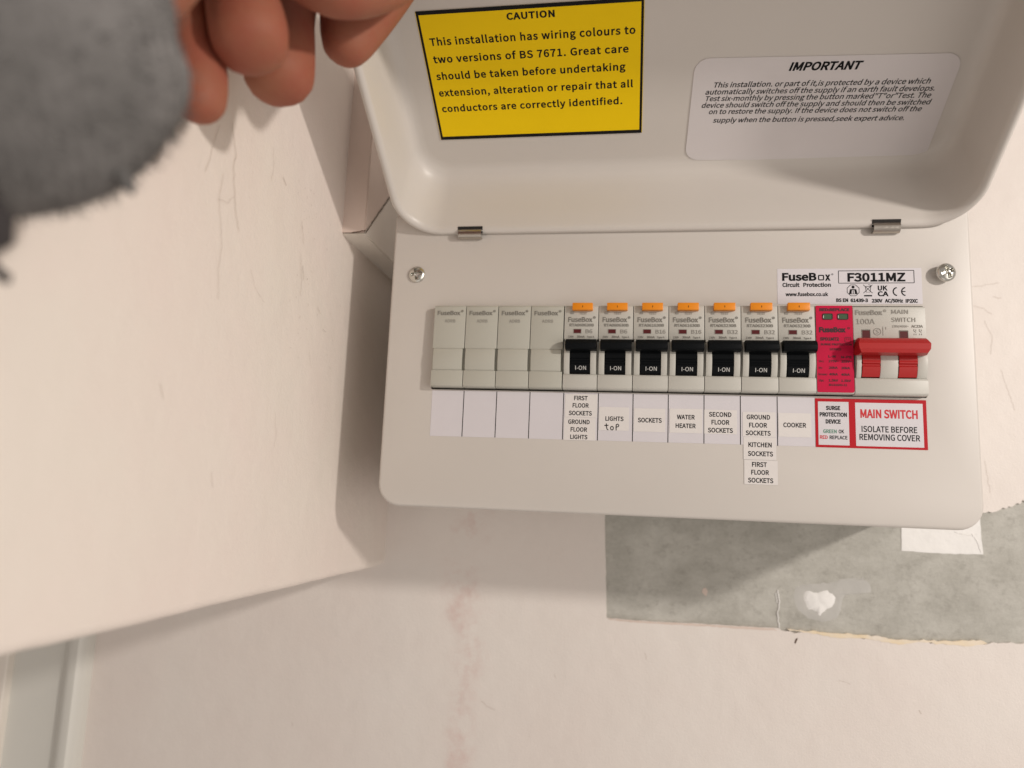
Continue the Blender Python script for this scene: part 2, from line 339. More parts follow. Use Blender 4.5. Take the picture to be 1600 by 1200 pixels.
# torn edge of older cream paint along the bottom of the bare band
def blobsheet(name, outline, y, k, parent=wall, amp=0.4, dome=0.0, seed=0, label=None):
    g = G(); c = Vector((sum(p[0] for p in outline) / len(outline), sum(p[1] for p in outline) / len(outline))); rings = 6; prev = None
    for i in range(rings + 1):
        t = i / rings; ring = []
        for (x, z) in outline:
            q = c.lerp(Vector((x, z)), t); h = dome * (1 - t ** 2.2) + amp * noise.noise((q.x * .25, q.y * .25, seed)) * (1 - t * .6)
            ring.append((q.x, y - max(h, 0.02) if t < 1 else y + 0.6, q.y))
        if prev is not None: g.strip(prev, ring, k)
        prev = ring
    return g.build(name, parent, angle=80, label=label)
tp = ragged([(206, -49.6), (232, -50.1), (262, -50.4), (268, -51.6), (300, -50.3), (322, -48.6)], 0.5, 2, 11); bt = ragged([(322, -50.4), (318, -51.4), (309, -53.0), (285, -52.0), (272, -54.2), (262, -53.4), (252, -52.2), (236, -53.0), (222, -51.2), (206, -50.2)], 0.45, 2, 12)
g = G(); g.slab(tp[:-1] + bt[:-1], [], WY - 0.35, WY + 1.4, 'oldpaint'); g.build('torn_paint_edge', wall, smooth=False)
tp = ragged([(94, -50.2), (115, -50.6), (155, -50.1), (200, -49.8)], 0.25, 2, 21); bt = ragged([(200, -50.9), (155, -51.2), (115, -51.5), (94, -51.0)], 0.3, 2, 22)
g = G(); g.slab(tp[:-1] + bt[:-1], [], WY - 0.3, WY + 1.0, 'trimpink'); g.build('paint_ridge', wall, smooth=False)
# white filler: heart shaped blob, its smear, square patch under the box
heart = [(216, -27), (217.5, -25.4), (220, -25), (222.5, -25.8), (225, -25.6), (228, -24.4), (232, -24), (235.5, -25.6), (237, -28.5), (236.4, -32), (234.5, -35), (232.5, -35.8), (231, -36.4), (228.5, -38.4), (226.5, -41), (224.8, -40.8), (224, -38.4), (221, -37.2), (218.6, -37.5), (217, -34.5), (215.6, -31.5), (215.2, -29)]
M['filler_wash'] = mat('thin_filler_smear', (0.54, 0.53, 0.50), 0.8, bump=0.5, bscale=120, bdist=0.001, var=0.15, vscale=50)
sm = [(208, -30), (210, -22.5), (218, -20.5), (232, -19), (244, -15.5), (254, -14.5), (258.5, -18), (259.5, -24), (255, -22.5), (248, -22), (243, -25), (240.5, -30), (239.5, -37), (236, -43), (228, -45.5), (218, -44), (211, -39)]
blobsheet('filler_smear', ragged(sm + [sm[0]], 0.5, 1.5, 77)[:-1], WY + 1.3, 'filler_wash', amp=0.35, dome=0.25, seed=3)
blobsheet('filler_blob', ragged([(225.5 + (x - 225.5) * .96, z) for x, z in heart + heart[:1]], 0.35, 1.0, 88)[:-1], WY + 1.0, 'filler', amp=0.5, dome=0.9, seed=5)
g = G(); g.slab(ragged([(276.5, 24), (275.6, 2.2), (300, 1.6), (322.8, 2.4), (322, 24)], 0.2, 3, 31)[:-1] + [(322, 24)], [], WY + 1.15, WY + 1.5, 'filler'); g.build('filler_patch', wall, smooth=False)
g = G()
for pts, w_ in (([(307, 15.5), (311, 14), (316, 13.5), (320, 14.5)], 1.6), ([(317, 14.5), (319.5, 10), (321.5, 3.5)], 1.3), ([(200.8, -26), (201.6, -34), (200.6, -42), (201.6, -49.5)], 0.9), ([(199.7, -28), (200.2, -34)], 0.7)):
    p = ragged(pts, 0.35, 1.2, 41)
    for i, (a, b) in enumerate(zip(p, p[1:])): 
        h = w_ * .5; h *= .6 if pts[0][0] > 250 else 1; y = WY + 1.2; g.add([(a[0] - h, y, a[1]), (a[0] + h, y, a[1]), (a[0], y - h, a[1]), (b[0] - h, y, b[1]), (b[0] + h, y, b[1]), (b[0], y - h, b[1])], [(0, 2, 5, 3), (2, 1, 4, 5)], 'filler')
g.build('plaster_ridges', wall, angle=60)
g = G(); chip = [(154.4, -28), (156.2, -27.2), (157.6, -29.3), (156.6, -32.6), (155.2, -31.6), (153.8, -30)]
g.slab(chip, [], WY + 1.2, WY + 1.5, 'trimpink'); g.slab([(211.2, -55), (212.5, -54.5), (211, -58.2), (210.2, -57.5)], [], WY - 0.1, WY + .1, 'crackdark'); g.build('paint_chips', wall, smooth=False)

g = G()
for i, (pts, w_) in enumerate((([(-45.5 + 58, -108), (16, -111), (22, -113)], .5), ([(318, 172), (328, 173), (340, 175)], .5), ([(322, 160), (330, 158), (335, 154)], .4), ([(330, 150), (334, 140), (333, 128)], .35), ([(336, 166), (341, 165)], .6), ([(338, 118), (342, 104), (345, 92)], .35), ([(236, -78), (243, -80)], .35), ([(282, -92), (283, -94)], .8), ([(-118, -132), (-117.5, -135)], .5), ([(326, 60), (328, 40)], .3), ([(118, -70), (119, -74)], .4), ([(60, -88), (61, -90)], .6))):
    g.ribbon(ragged(pts, 0.5, 1.5, 90 + i), w_ * .5, 'crack', lambda x, z: (x, WY - .08, z))
g.build('surface_scuffs', wall, smooth=False)['kind'] = 'stuff'
side = thing('side_wall', (XS, 0, -25), 'cream side wall of the boxing left of the fuse box, with hairline cracks and rounded bottom edge', 'side wall'); side['kind'] = 'structure'
g = G(); rr = 5.0; prof = [(XS, 800)] + [(XS, 60 + 0 * i) for i in range(1)]
prof += [(XS - rr + rr * math.cos(t), -25 + rr - rr * math.sin(t)) for t in [math.radians(a) for a in range(0, 91, 10)]] + [(-900, -25)]
ys = [WY + 1 - (WY + 481) * (i / 120) for i in range(121)]
grid = []
for y in ys:
    row = []
    for j, (x, z) in enumerate(prof):
        # the corner against the wall is rounded, the bottom edge a little uneven
        dz = 0.35 * noise.noise((y * .018, 3.1, 0)) + 0.3 * noise.noise((y * .09, 1.1, 0)) if j >= 2 else 0
        dx = 0.35 * noise.noise((y * .03, z * .03, 5.5)) if j >= 1 else 0
        row.append((x + dx, y, z + dz))
    grid.append(row)
for a, b in zip(grid, grid[1:]): g.strip(a, b, 'sidewall', closed=False)
g.add([grid[-1][0], *grid[-1][1:], (-900, ys[-1], 800)], [tuple(range(len(grid[-1]) + 1))], 'sidewall')
g.build('painted_face', side, angle=60)
g = G(); SP = lambda x: (lambda y, z: (x, y, z))
cracks = [([(-130, 170), (-133.5, 157), (-136.4, 147)], .3), ([(-121, 176), (-119.8, 171.9), (-117.5, 167.5), (-115.8, 164.4), (-116.5, 158), (-113.3, 145.4), (-110.5, 138), (-107.4, 133)], .42), ([(-123.8, 152), (-125, 143), (-123.7, 135.6), (-119.4, 123.5), (-120, 112), (-118, 100)], .28),
          ([(-126, 140), (-119, 141), (-114, 146)], .22), ([(-73.4, 172.6), (-71, 171.4), (-69.1, 170.2)], .5), ([(-49, 160), (-47.6, 155), (-45, 149)], .35), ([(-47.6, 143), (-46, 136), (-43.7, 130), (-44, 122)], .3), ([(-44, 138), (-42, 131)], .4), ([(-85, 182), (-83, 172), (-84, 166)], .2),
          ([(-104, 196), (-98, 197)], .25), ([(-22, 122), (-18, 119)], .35), ([(-95, 120), (-88, 112), (-80, 109)], .16), ([(-150, 60), (-147, 55)], .3), ([(-60, 60), (-57, 50), (-58, 44)], .2), ([(-13.5, 112), (-9, 111)], .3), ([(-28, 96), (-24, 88)], .22), ([(-110, 30), (-108, 24)], .25)]
for i, (pts, w_) in enumerate(cracks): g.ribbon(ragged(pts, 0.5, 1.6, 50 + i), w_ * .6, 'crack', SP(XS + 0.45))
rnd = random.Random(5)
for i in range(46):
    y = -60 + rnd.random() * 70; z = 90 + rnd.random() * 90; y = -47 + (y + 47) * (.25 if i % 3 else 1); s_ = .25 + rnd.random() * .35
    g.ribbon([(y, z), (y + s_, z - s_ * 2)], .2, 'crack', SP(XS + 0.45))
g.build('hairline_cracks', side, smooth=False)['kind'] = 'stuff'

# mitred trim frame on the side wall
trim = thing('trim_frame', (XS, 4, 172), 'mitred painted timber frame on the side wall beside the lid, cracked at its corner', 'trim')
T = 14.0; x1 = XS + T; ny = 3.5; nz = 172.0; wd = 46.0
g = G(); bm = bmesh.new()
def wedge(g, pts, x0, x1, k, knear):
    bm = bmesh.new(); a = [bm.verts.new((x0, y, z)) for y, z in pts]; f = bm.faces.new(a); e = bmesh.ops.extrude_face_region(bm, geom=[f])
    for v in [q for q in e['geom'] if isinstance(q, bmesh.types.BMVert)]: v.co.x = x1
    bmesh.ops.recalc_face_normals(bm, faces=bm.faces[:])
    bmesh.ops.bevel(bm, geom=[q for q in bm.edges if abs(q.verts[0].co.x - x1) < .01 and abs(q.verts[1].co.x - x1) < .01 or (abs(q.verts[0].co.x - q.verts[1].co.x) > 1)], offset=0.7, segments=2, affect='EDGES')
    g.bm(bm, k)
wedge(g, [(ny, nz + 0.5), (ny + wd, nz + wd + 0.5), (ny + wd, 700), (ny, 700)], XS - 1, x1, 'trimpink', None)
g.build('upright_board', trim)
g = G(); wedge(g, [(ny + 0.3, nz), (WY - 1, nz), (WY - 1, nz + wd - .6), (ny + wd + .3, nz + wd - .6)], XS - 1, x1 - .3, 'trim', None)
g.build('bottom_board', trim)
g = G(); g.ribbon(ragged([(ny + 1, nz + 1.2), (ny + 14, nz + 14.6), (ny + 30, nz + 30.4), (ny + wd - 2, nz + wd - 1.6)], .35, 2, 61), .75, 'crackdark', SP(x1 + .12))
g.ribbon(ragged([(XS + 6, nz + .7), (XS + 9.5, nz + 1.3), (x1 + .1, nz + 2.0)], .3, 1, 62), .6, 'crackdark', lambda x, z: (x, ny - .12, z)); g.build('mitre_crack', trim, smooth=False)
bm.free()

# door casing seen below the side wall
case = thing('door_casing', (-310, WY, -700), 'pale grey gloss painted door casing at the lower left, below the boxing', 'door casing')
def cv(name, prof, k, parent):
    g = G(); z0, z1 = -690, 790
    g.strip([(x, y, z0) for x, y in prof], [(x, y, z1) for x, y in prof], k, closed=False); return g.build(name, parent, angle=30)
cv('outer_moulding', [(-272.6, WY + .5), (-272.8, WY - 5), (-274, WY - 9), (-277, WY - 12), (-281, WY - 12.8), (-285, WY - 11.5), (-288, WY - 8.5), (-291, WY - 6.5), (-292, WY - 6)], 'gloss', case)
cv('flat_board', [(-291.6, WY - 6), (-330, WY - 6.5), (-331, WY - 7)], 'gloss', case)
cv('inner_bead', [(-330.6, WY - 5), (-330.8, WY - 12.5), (-331.6, WY - 13.2), (-337, WY - 14), (-345, WY - 14)], 'trim', case)
cv('door_edge', [(-344.8, WY - 13.5), (-420, WY - 15)], 'paper', case)

# ------------------------------------------------------------------ the fuse box
cu_ = thing('fuse_box', (123, 20, 18), 'pale grey steel consumer unit with its lid lifted, breakers and stickers on show', 'fuse box')
XL, XR, ZB, ZT = -27.3, 274.4, 18.2, 181.5
g = G(); out = rrect(XL, XR, ZB, ZT, (1.8, 1.8, 12, 12)); ap = rrect(-0.9, 251.0, 81.6, 128.2, 1.0, 3)
g.slab(out, [ap], 0.0, 24, 'steel_paint', bev=1.6)
for xx in (): pass
front_cover = g.build('front_cover', cu_, angle=50)
g = G(); oi = rrect(XL + 1.2, XR - 1.2, ZB + 1.2, 168, (2, 2, 11, 11)); g.strip([(x, 22, z) for x, z in oi], [(x, WY + .5, z) for x, z in oi], 'casing'); g.build('casing', cu_, angle=50)
g = G(); g.box(-8, 258, 9, 10, 76, 134, 'void'); g.build('inner_shadow_plate', cu_).name = 'inner_shade_sheet'  # near-black sheet behind the opening, paints the shade inside the box

# screws
def screw(x, z, tilt, lift, rot):
    g = G(); Rr = 4.6; n = 72; rings = 22; prev = None; tl = Matrix.Rotation(tilt, 3, 'Z')
    for i in range(rings + 1):
        r = Rr * i / rings; ring = []
        for j in range(n):
            t = 2 * math.pi * j / n; a, b = r * math.cos(t), r * math.sin(t); ca, sa = math.cos(rot), math.sin(rot); p, q = a * ca + b * sa, -a * sa + b * ca
            h = 2.3 * math.sqrt(max(0, 1 - (r / (Rr * 1.04)) ** 2)) ; 
            wcr = 0.85
            inx = min(1, max(0, (wcr - min(abs(p), abs(q))) / .22)) * min(1, max(0, (3.3 - max(abs(p), abs(q))) / .3)); core = min(1, max(0, (1.35 - r) / .3)); h -= 2.4 * inx * (0.7 + .3 * (1 - r / 3.2)) + .5 * core
            v = tl @ Vector((a, -h - lift, b)); ring.append((x + v.x, v.y, z + v.z))
        if prev: g.strip(prev, ring, 'zinc')
        prev = ring
    low = [(x + (tl @ Vector((Rr * math.cos(2 * math.pi * j / n), -lift + .5, Rr * math.sin(2 * math.pi * j / n)))).x, -lift + .5, z + Rr * math.sin(2 * math.pi * j / n)) for j in range(n)]
    g.strip(prev, low, 'zinc')
    low2 = [(x + 2 * math.cos(2 * math.pi * j / n), 1, z + 2 * math.sin(2 * math.pi * j / n)) for j in range(n)]; mid = [(x + 2 * math.cos(2 * math.pi * j / n), -lift + .5, z + 2 * math.sin(2 * math.pi * j / n)) for j in range(n)]
    g.strip(low, mid, 'zinc'); g.strip(mid, low2, 'zinc')
    return g
screw(-12.6, 146.2, 0.0, 0.2, 0.15).build('screw', cu_, angle=40, label='screw at the left, driven flush against the cover')
screw(260.6, 144.6, 0.12, 3.0, 0.35).build('screw', cu_, angle=40, label='screw at the right, standing proud of the cover')

# blank modules
def place(mesh_objs_src, name, X0, label=None): pass
BW = 17.55
def blank_mesh():
    g = G(); pr = [(6, 82.5), (-4.6, 82.5), (-5.3, 83.2), (-5.3, 91.2), (-5.6, 91.6), (-6.2, 97), (-5.7, 103.0), (-5.2, 103.4), (-4.7, 126.4), (-4.0, 127.3), (6, 127.3)]
    prU = [(6, 103.4), (-5.2, 103.4), (-4.7, 126.4), (-4.0, 127.3), (6, 127.3)]; prM = [(6, 91.7), (-5.5, 91.7), (-6.1, 97.3), (-5.6, 103.1), (6, 103.1)]; prB = [(6, 82.5), (-4.6, 82.5), (-5.4, 83.2), (-5.3, 91.4), (6, 91.4)]
    g.prism(prU, .12, BW, 'blank', .22); g.prism(prM, .75, BW - .75, 'blank', .3); g.prism(prB, .12, BW, 'blank', .22); g.box(-.1, BW + .15, -3.2, 6, 91, 103.8, 'blank'); g.box(.9, BW - .9, -5.0, 6, 91, 103.8, 'blank'); return g
def blank_text():
    g = G(); P = front(-5.22); P2 = lambda x, z: (x, -4.95 + (z - 117) * -0.0 - .02, z)
    g.text('FuseBox', 1.9, 14.6, 121.9, 2.25, 'greyink', lambda x, z: (x, -5.0, z), bold=.008); ring_mark(g, 15.6, 124.1, .55, 'greyink', -5.0)
    g.text('ADRB', 6.1, 12.0, 117.7, 1.75, 'paleink', lambda x, z: (x, -5.02, z)); return g
def ring_mark(g, x, z, r, k, y):
    pts = [(x + r * math.cos(t), z + r * math.sin(t)) for t in [2 * math.pi * i / 10 for i in range(10)]]; g.ribbon(pts, r * .45, k, front(y), closed=True); g.box(x - r * .25, x + r * .25, y - .005, y + .005, z - r * .3, z + r * .3, k)
bo = blank_mesh().build('blank_module', cu_, loc=(0, 0, 0), label='blank module, leftmost of the four blanks'); bt_ = blank_text().build('lettering', bo, smooth=False)
for k, nm in ((1, 'second blank module from the left'), (2, 'third blank module from the left'), (3, 'blank module beside the first breaker')):
    o = bo.copy(); COL.objects.link(o); o.parent = cu_; o.location = bo.location + Vector((17.78 * k * MM, 0, 0)); o['label'] = nm
    t = bt_.copy(); COL.objects.link(t); t.parent = o
# circuit breakers
W8 = 17.9
def arm_prof(z0=90.2, z1=109): 
    n = 12; return [(6, z0)] + [(-5.0 - 2.3 * math.sin(math.pi * (i / n)) ** .8 if 0 < i < n else -5.0, z0 + (z1 - z0 - 2) * i / n) for i in range(n + 1)] + [(-5.0, z1), (6, z1)]
def breaker_mesh():
    g = G()
    g.prism([(6, 109), (-5.0, 109), (-4.8, 126.6), (-4.2, 127.3), (6, 127.3)], .1, W8, 'module', .2)
    g.prism([(6, 82.4), (-4.5, 82.4), (-5.3, 83.3), (-5.3, 89.2), (-4.9, 90.2), (6, 90.2)], .1, W8, 'module', .2)
    g.prism(arm_prof(), .55, 3.5, 'module', .15); g.prism(arm_prof(), 14.35, W8 - .55, 'module', .15)
    g.box(-.12, W8 + .12, -3.0, 6, 90, 108.0, 'module'); 
    g.box(3.2, 14.6, -3.95, 3, 90.1, 109.2, 'void')
    g.box(3.3, 4.9, -5.25, -4.9, 122.6, 123.8, 'paleink')
    return g
def toggle_mesh(k='black'):
    g = G()
    g.prism([(-6.2, 102.2), (-10.6, 102.3), (-12.0, 103.1), (-12.3, 105.4), (-11.2, 107.3), (-9.4, 108.1), (-4, 108.4), (-4, 103)], 1.35, 17.45, k, .35)
    n = 18; pr = [(-3, 91.0)]
    for i in range(n + 1):
        t = i / n; z = 91.1 + 12.2 * t; y = -4.6 - 2.6 * math.sin(math.pi * (.12 + .62 * t))
        if i in (7, 9, 11): y += .55
        pr.append((y, z))
    pr.append((-3, 103.3)); g.prism(pr, 4.0, 14.05, k, 0); return g
def button_mesh():
    g = G(); g.box(4.3, 15.0, -8.0, -4.5, 124.1, 128.0, 'orange', .35); g.box(9.55, 9.85, -8.06, -7.9, 125.4, 126.4, 'ink'); return g
def flag_mesh():
    g = G(); g.slab(rrect(4.95, 9.2, 112.0, 114.5, .15, 2), [rrect(5.2, 8.95, 112.25, 114.25, .1, 2)], -5.12, -4.9, 'paleink'); g.box(5.15, 9.0, -5.06, -4.9, 112.2, 114.3, 'redlens'); return g
def breaker_text(code, amp, y=-5.1):
    g = G(); P = front(y)
    g.text('TEST', 7.9, 11.9, 122.35, 1.1, 'paleink', P, bold=.004)
    g.text('FuseBox', 2.1, 14.9, 118.3, 2.5, 'greyink', P, bold=.008); ring_mark(g, 15.9, 120.7, .55, 'greyink', y)
    g.text(code, 2.9, 15.7, 115.85, 1.45, 'greyink', P, bold=.006)
    x0 = 11.4; g.text(amp, x0, x0 + (3.6 if len(amp) == 2 else 5.1), 112.2, 2.0, 'paleink', P, bold=.006)
    g.text('230V', 2.2, 5.2, 109.75, 1.0, 'greyink', P, bold=.006); g.text('30mA', 6.9, 11.0, 109.75, 1.15, 'greyink', P, bold=.01); g.text('Type A', 12.2, 16.0, 109.75, .95, 'greyink', P, bold=.006)
    return g
def on_text():
    g = G(); g.text('I-ON', 6.6, 12.2, 92.4, 2.0, 'whiteink', lambda x, z: (x, -4.6 - 2.6 * math.sin(math.pi * (.12 + .62 * (z - 91.1) / 12.2)) - .12, z)); return g
spec = [('RTA060630B', 'B6', 'breaker above the FIRST FLOOR SOCKETS and GROUND FLOOR LIGHTS stickers'), ('RTA060630B', 'B6', 'breaker above the LIGHTS top sticker'),
        ('RTA061630B', 'B16', 'breaker above the lone SOCKETS sticker'), ('RTA061630B', 'B16', 'breaker above the WATER HEATER sticker'),
        ('RTA063230B', 'B32', 'breaker above the SECOND FLOOR SOCKETS sticker'), ('RTA063230B', 'B32', 'breaker above the column of three stickers'),
        ('RTA063230B', 'B32', 'breaker above the COOKER sticker, beside the crimson surge protector')]
first = None
for i, (code, amp, lab) in enumerate(spec):
    loc = (71.3 + 18.13 * i, 0, 0)
    if first is None:
        b0 = breaker_mesh().build('circuit_breaker', cu_, loc=loc, label=lab); tg = toggle_mesh().build('toggle', b0, angle=30); bn = button_mesh().build('test_button', b0); fl = flag_mesh().build('indicator_window', b0, smooth=False); on = on_text().build('switch_lettering', b0, smooth=False)
        first = b0; o = b0
    else:
        o = b0.copy(); COL.objects.link(o); o.parent = cu_; o.location = b0.location + Vector((18.13 * i * MM, 0, 0)); o['label'] = lab
        for ch in (tg, bn, fl, on): c = ch.copy(); COL.objects.link(c); c.parent = o
    breaker_text(code, amp).build('lettering', o, smooth=False)
# surge protector
g = G(); S0, S1 = 198.25, 215.85
g.prism([(6, 82.4), (-4.6, 82.4), (-5.3, 83.3), (-5.0, 126.7), (-4.3, 127.3), (6, 127.3)], S0, S1, 'module', .25)
g.slab(rrect(S0 + .05, S1 - .1, 82.9, 127.0, (.4, .4, .8, .8), 4), [], -5.42, -4.6, 'crimson')
spd = g.build('surge_protector', cu_, label='surge protection device with crimson face, between the breakers and the main switch')
for a, b in ((201.4, 206.3), (208.5, 213.7)):
    g = G(); g.slab(rrect(a, b, 119.7, 122.9, .7, 4), [rrect(a + .45, b - .35, 120.0, 122.6, .5, 4)], -5.75, -5.3, 'darkredink'); g.box(a + .3, b - .3, -5.55, -5.2, 119.9, 122.7, 'greenlens'); g.box(a + .25, a + .6, -5.8, -5.5, 120.4, 121.9, 'whiteink', .12); g.build('indicator_window', spd)
g = G(); P = front(-5.5); K = 'darkredink'
for tx, a, b, z, cap, bd in (('RED:REPLACE', 200, 214.3, 124.2, 1.35, .02), ('FuseBox', 199.6, 212.4, 113.4, 2.3, .022), ('SPD1MT2', 199.9, 209.0, 109.1, 1.45, .02), ('T2', 212.2, 214.0, 109.4, .9, .0), ('SURGE PROTECTION', 200.2, 214.9, 106.6, .95, .012), ('SERIES', 204.4, 210.0, 104.1, 1.0, .01),
                             ('L-N', 203.8, 207.2, 100.4, 1.1, .012), ('N-PE', 209.8, 214.8, 100.1, 1.1, .012), ('Uc:', 199.3, 201.7, 98, 1.0, .01), ('275V~', 203.8, 208.7, 98, 1.1, .012), ('255V~', 209.8, 214.8, 97.9, 1.1, .012),
                             ('In:', 199.2, 200.9, 94.7, 1.0, .01), ('20kA', 203.9, 208.1, 94.7, 1.1, .012), ('20kA', 209.7, 213.9, 94.6, 1.1, .012), ('Imax:', 199, 203.2, 91.4, 1.0, .01), ('40kA', 204, 208.1, 91.4, 1.1, .012), ('40kA', 209.6, 213.7, 91.3, 1.1, .012),
                             ('Up:', 199.1, 201.5, 88.3, 1.0, .01), ('1.5kV', 203.7, 208.2, 88.3, 1.1, .012), ('1.5kV', 209.6, 214.2, 88.2, 1.1, .012), ('IEC61643-11', 203.8, 212.3, 86.1, 1.0, .012)):
    g.text(tx, a, b, z, cap, K, P, bold=bd * 1.1)
ring_mark(g, 213.7, 115.4, .5, K, -5.5); g.ribbon(rrect(211.8, 214.6, 108.3, 110.7, .1, 1), .2, K, P, closed=True); g.build('lettering', spd, smooth=False)
# main switch
g = G(); A0, A1 = 216.1, 249.9
g.prism([(6, 109.6), (-5.0, 109.6), (-4.8, 126.0), (-4.2, 126.8), (6, 126.8)], A0, A1, 'module', .25)
g.prism([(6, 82.0), (-4.5, 82.0), (-5.3, 82.9), (-5.3, 89.4), (-4.9, 90.4), (6, 90.4)], A0, A1, 'module', .25)
for a, b in ((A0 + .6, 219.0), (227.7, 235.9), (244.7, A1 - .5)): g.prism(arm_prof(90.4, 109.6), a, b, 'module', .2)
g.box(A0 + .5, A1 - .5, -3.2, 6, 90.2, 103, 'module'); g.box(218.6, 228.2, -3.4, 3, 90.3, 109.8, 'void'); g.box(235.5, 245, -3.4, 3, 90.3, 109.8, 'void')
msw = g.build('main_switch', cu_, label='double width main switch with a wide red lever')
g = G(); bm = bmesh.new()
prof = [(-6.0, 101.4), (-11.5, 100.9), (-14.4, 101.4), (-15.2, 103.2), (-15.0, 106.0), (-13.6, 108.0), (-11.2, 109.3), (-5, 109.8), (-4, 103)]
x0, x1_ = 214.6, 248.8; ch = lambda y, z: 2.2 * abs((z - 105.0) / 4.5) ** 1.5 + (.8 if -y > 12 else 0); a = [(x0 + ch(y, z), y, z) for y, z in prof]; b = [(x1_ + .6 - ch(y, z), y, z) for y, z in prof]; g.strip(a, b, 'redplastic'); g.add(a, [tuple(range(len(a)))], 'redplastic'); g.add(b, [tuple(range(len(b)))], 'redplastic')
bar = g.build('lever_bar', msw, angle=28)
for a, b in ((219.3, 227.5), (236.2, 244.5)):
    g = G(); n = 20; pr = [(-2.5, 90.8)]
    for i in range(n + 1):
        t = i / n; z = 90.9 + 12.0 * t; y = -4.4 - 3.4 * math.sin(math.pi * (.10 + .62 * t))
        if i in (9, 10): y += .8
        if i == 13: y += .3
        pr.append((y, z))
    pr.append((-2.5, 103)); g.prism(pr, a, b, 'redplastic', 0); g.build('switch_drum', msw, angle=30)
for a, b, z0, z1 in ((219.9, 224.0, 109.6, 114.9), (237.4, 241.6, 109.6, 114.5)):
    g = G(); g.slab(rrect(a, b, z0, z1, .15, 2), [rrect(a + .25, b - .25, z0 + .2, z1 - .5, .1, 2)], -5.15, -4.9, 'greyink'); g.box(a + .2, b - .2, -5.06, -4.9, z0 + .1, z1 - .4, 'redlens'); g.build('indicator_window', msw, smooth=False)
g = G(); P = front(-5.1); K = 'paleink'
for tx, a, b, z, cap, bd in (('FuseBox', 217.2, 230.0, 122.4, 2.35, .01), ('100A', 217.4, 226.2, 117.6, 2.7, 0), ('MAIN', 234.2, 241.9, 122.9, 2.15, 0), ('SWITCH', 234, 245.1, 118.8, 2.2, 0), ('230V/400V~', 234.2, 242.0, 116.0, 1.1, .004), ('AC22A', 243.2, 248.5, 116.0, 1.2, .012)):
    g.text(tx, a, b, z, cap, K, P, bold=bd)
ring_mark(g, 231.1, 124.5, .55, K, -5.1)
cpt = [(227.2 + 1.7 * math.cos(t), 113.8 + 1.7 * math.sin(t)) for t in [2 * math.pi * i / 20 for i in range(20)]]; g.ribbon(cpt, .28, K, P, closed=True); g.text('S', 226.5, 227.9, 112.9, 1.9, K, P)
g.ribbon([(229.9, 111.8), (229.9, 116.4)], .22, K, P); g.ribbon([(231.3, 114.9), (231.3, 116.2)], .22, K, P)
for xx in (244.3, 246.8): g.ribbon([(xx, 115.2), (xx, 114.2), (xx + .9, 113.4)], .22, K, P); g.ribbon([(xx + .9, 115), (xx + .9, 114.1)], .22, K, P); g.ribbon([(xx, 112.9), (xx, 112.1)], .22, K, P); g.ribbon([(xx + .9, 112.9), (xx + .9, 112.1)], .22, K, P)
g.build('lettering', msw, smooth=False)

# ------------------------------------------------------------------ stickers on the cover
def sheet(name, x0, x1, z0, z1, y, k, parent, r=.3, rot=0.0, label=None):
    g = G(); c, s_ = math.cos(rot), math.sin(rot); cx, cz = (x0 + x1) / 2, (z0 + z1) / 2
    g.slab([(cx + (x - cx) * c - (z - cz) * s_, cz + (x - cx) * s_ + (z - cz) * c) for x, z in rrect(x0, x1, z0, z1, r, 3)], [], y, y + .12, k); return g.build(name, parent, smooth=False, label=label)
strip_ = sheet('circuit_strip', 0.0, 198.0, 56.2, 81.1, -.13, 'paper', cu_, .2)
g = G()
for k in range(1, 11): g.box(18 * k - .22 - (.25 if k < 5 else 0), 18 * k + .22 - (.25 if k < 5 else 0), -.16, -.12, 56.3 - .02 * k, 81.0, 'ink')
g.build('divider_lines', strip_, smooth=False)
def label_tape(x0, x1, z0, z1, lines, lab, y=-.27, rot=0.0, extra=None):
    o = sheet('circuit_sticker', x0, x1, z0, z1, y, 'tape', cu_, .25, rot, lab); g = G(); P = front(y - .02)
    for tx, a, b, z, cap in lines: g.text(tx, a, b, z, cap, 'ink', P, bold=.012, rot=rot)
    if extra: extra(g, P)
    g.build('lettering', o, smooth=False)
label_tape(72.6, 89.5, 68.15, 80.35, [('FIRST', 77.3, 84.4, 77.2, 2.15), ('FLOOR', 76.6, 85.1, 73.3, 2.15), ('SOCKETS', 74.7, 86.8, 69.2, 2.15)], 'FIRST FLOOR SOCKETS sticker under the first breaker')
label_tape(72.4, 88.9, 56.0, 68.0, [('GROUND', 74.5, 85.8, 64.6, 2.15), ('FLOOR', 75.9, 84.6, 60.6, 2.15), ('LIGHTS', 75.8, 84.8, 56.7, 2.1)], 'GROUND FLOOR LIGHTS sticker', y=-.24)
def handwriting(g, P):
    for pts in ([(94.4, 65.2), (94.6, 63.2), (95.0, 62.0), (95.6, 61.9)], [(93.4, 64.1), (95.6, 64.3)], [(97.4 + .75 * math.cos(t), 62.8 + .95 * math.sin(t)) for t in [i * .7 for i in range(10)]], [(99.6, 64.8), (99.5, 63.2), (99.6, 61.7)], [(99.5, 64.6), (100.3, 65.0), (100.9, 64.5), (100.7, 63.7), (99.7, 63.4)]): g.ribbon(pts, .5, 'ink', P)
label_tape(90.6, 106.1, 61.6, 73.8, [('LIGHTS', 93.9, 103.3, 66.7, 2.15)], 'LIGHTS sticker with top written under it by hand', extra=handwriting)
label_tape(108.6, 124.6, 61.4, 73.5, [('SOCKETS', 110.6, 122.8, 66.3, 2.2)], 'lone SOCKETS sticker between LIGHTS and WATER HEATER')
label_tape(126.8, 143.2, 61.3, 73.8, [('WATER', 130.4, 139.4, 68.4, 2.15), ('HEATER', 129.8, 139.9, 63.9, 2.15)], 'WATER HEATER sticker')
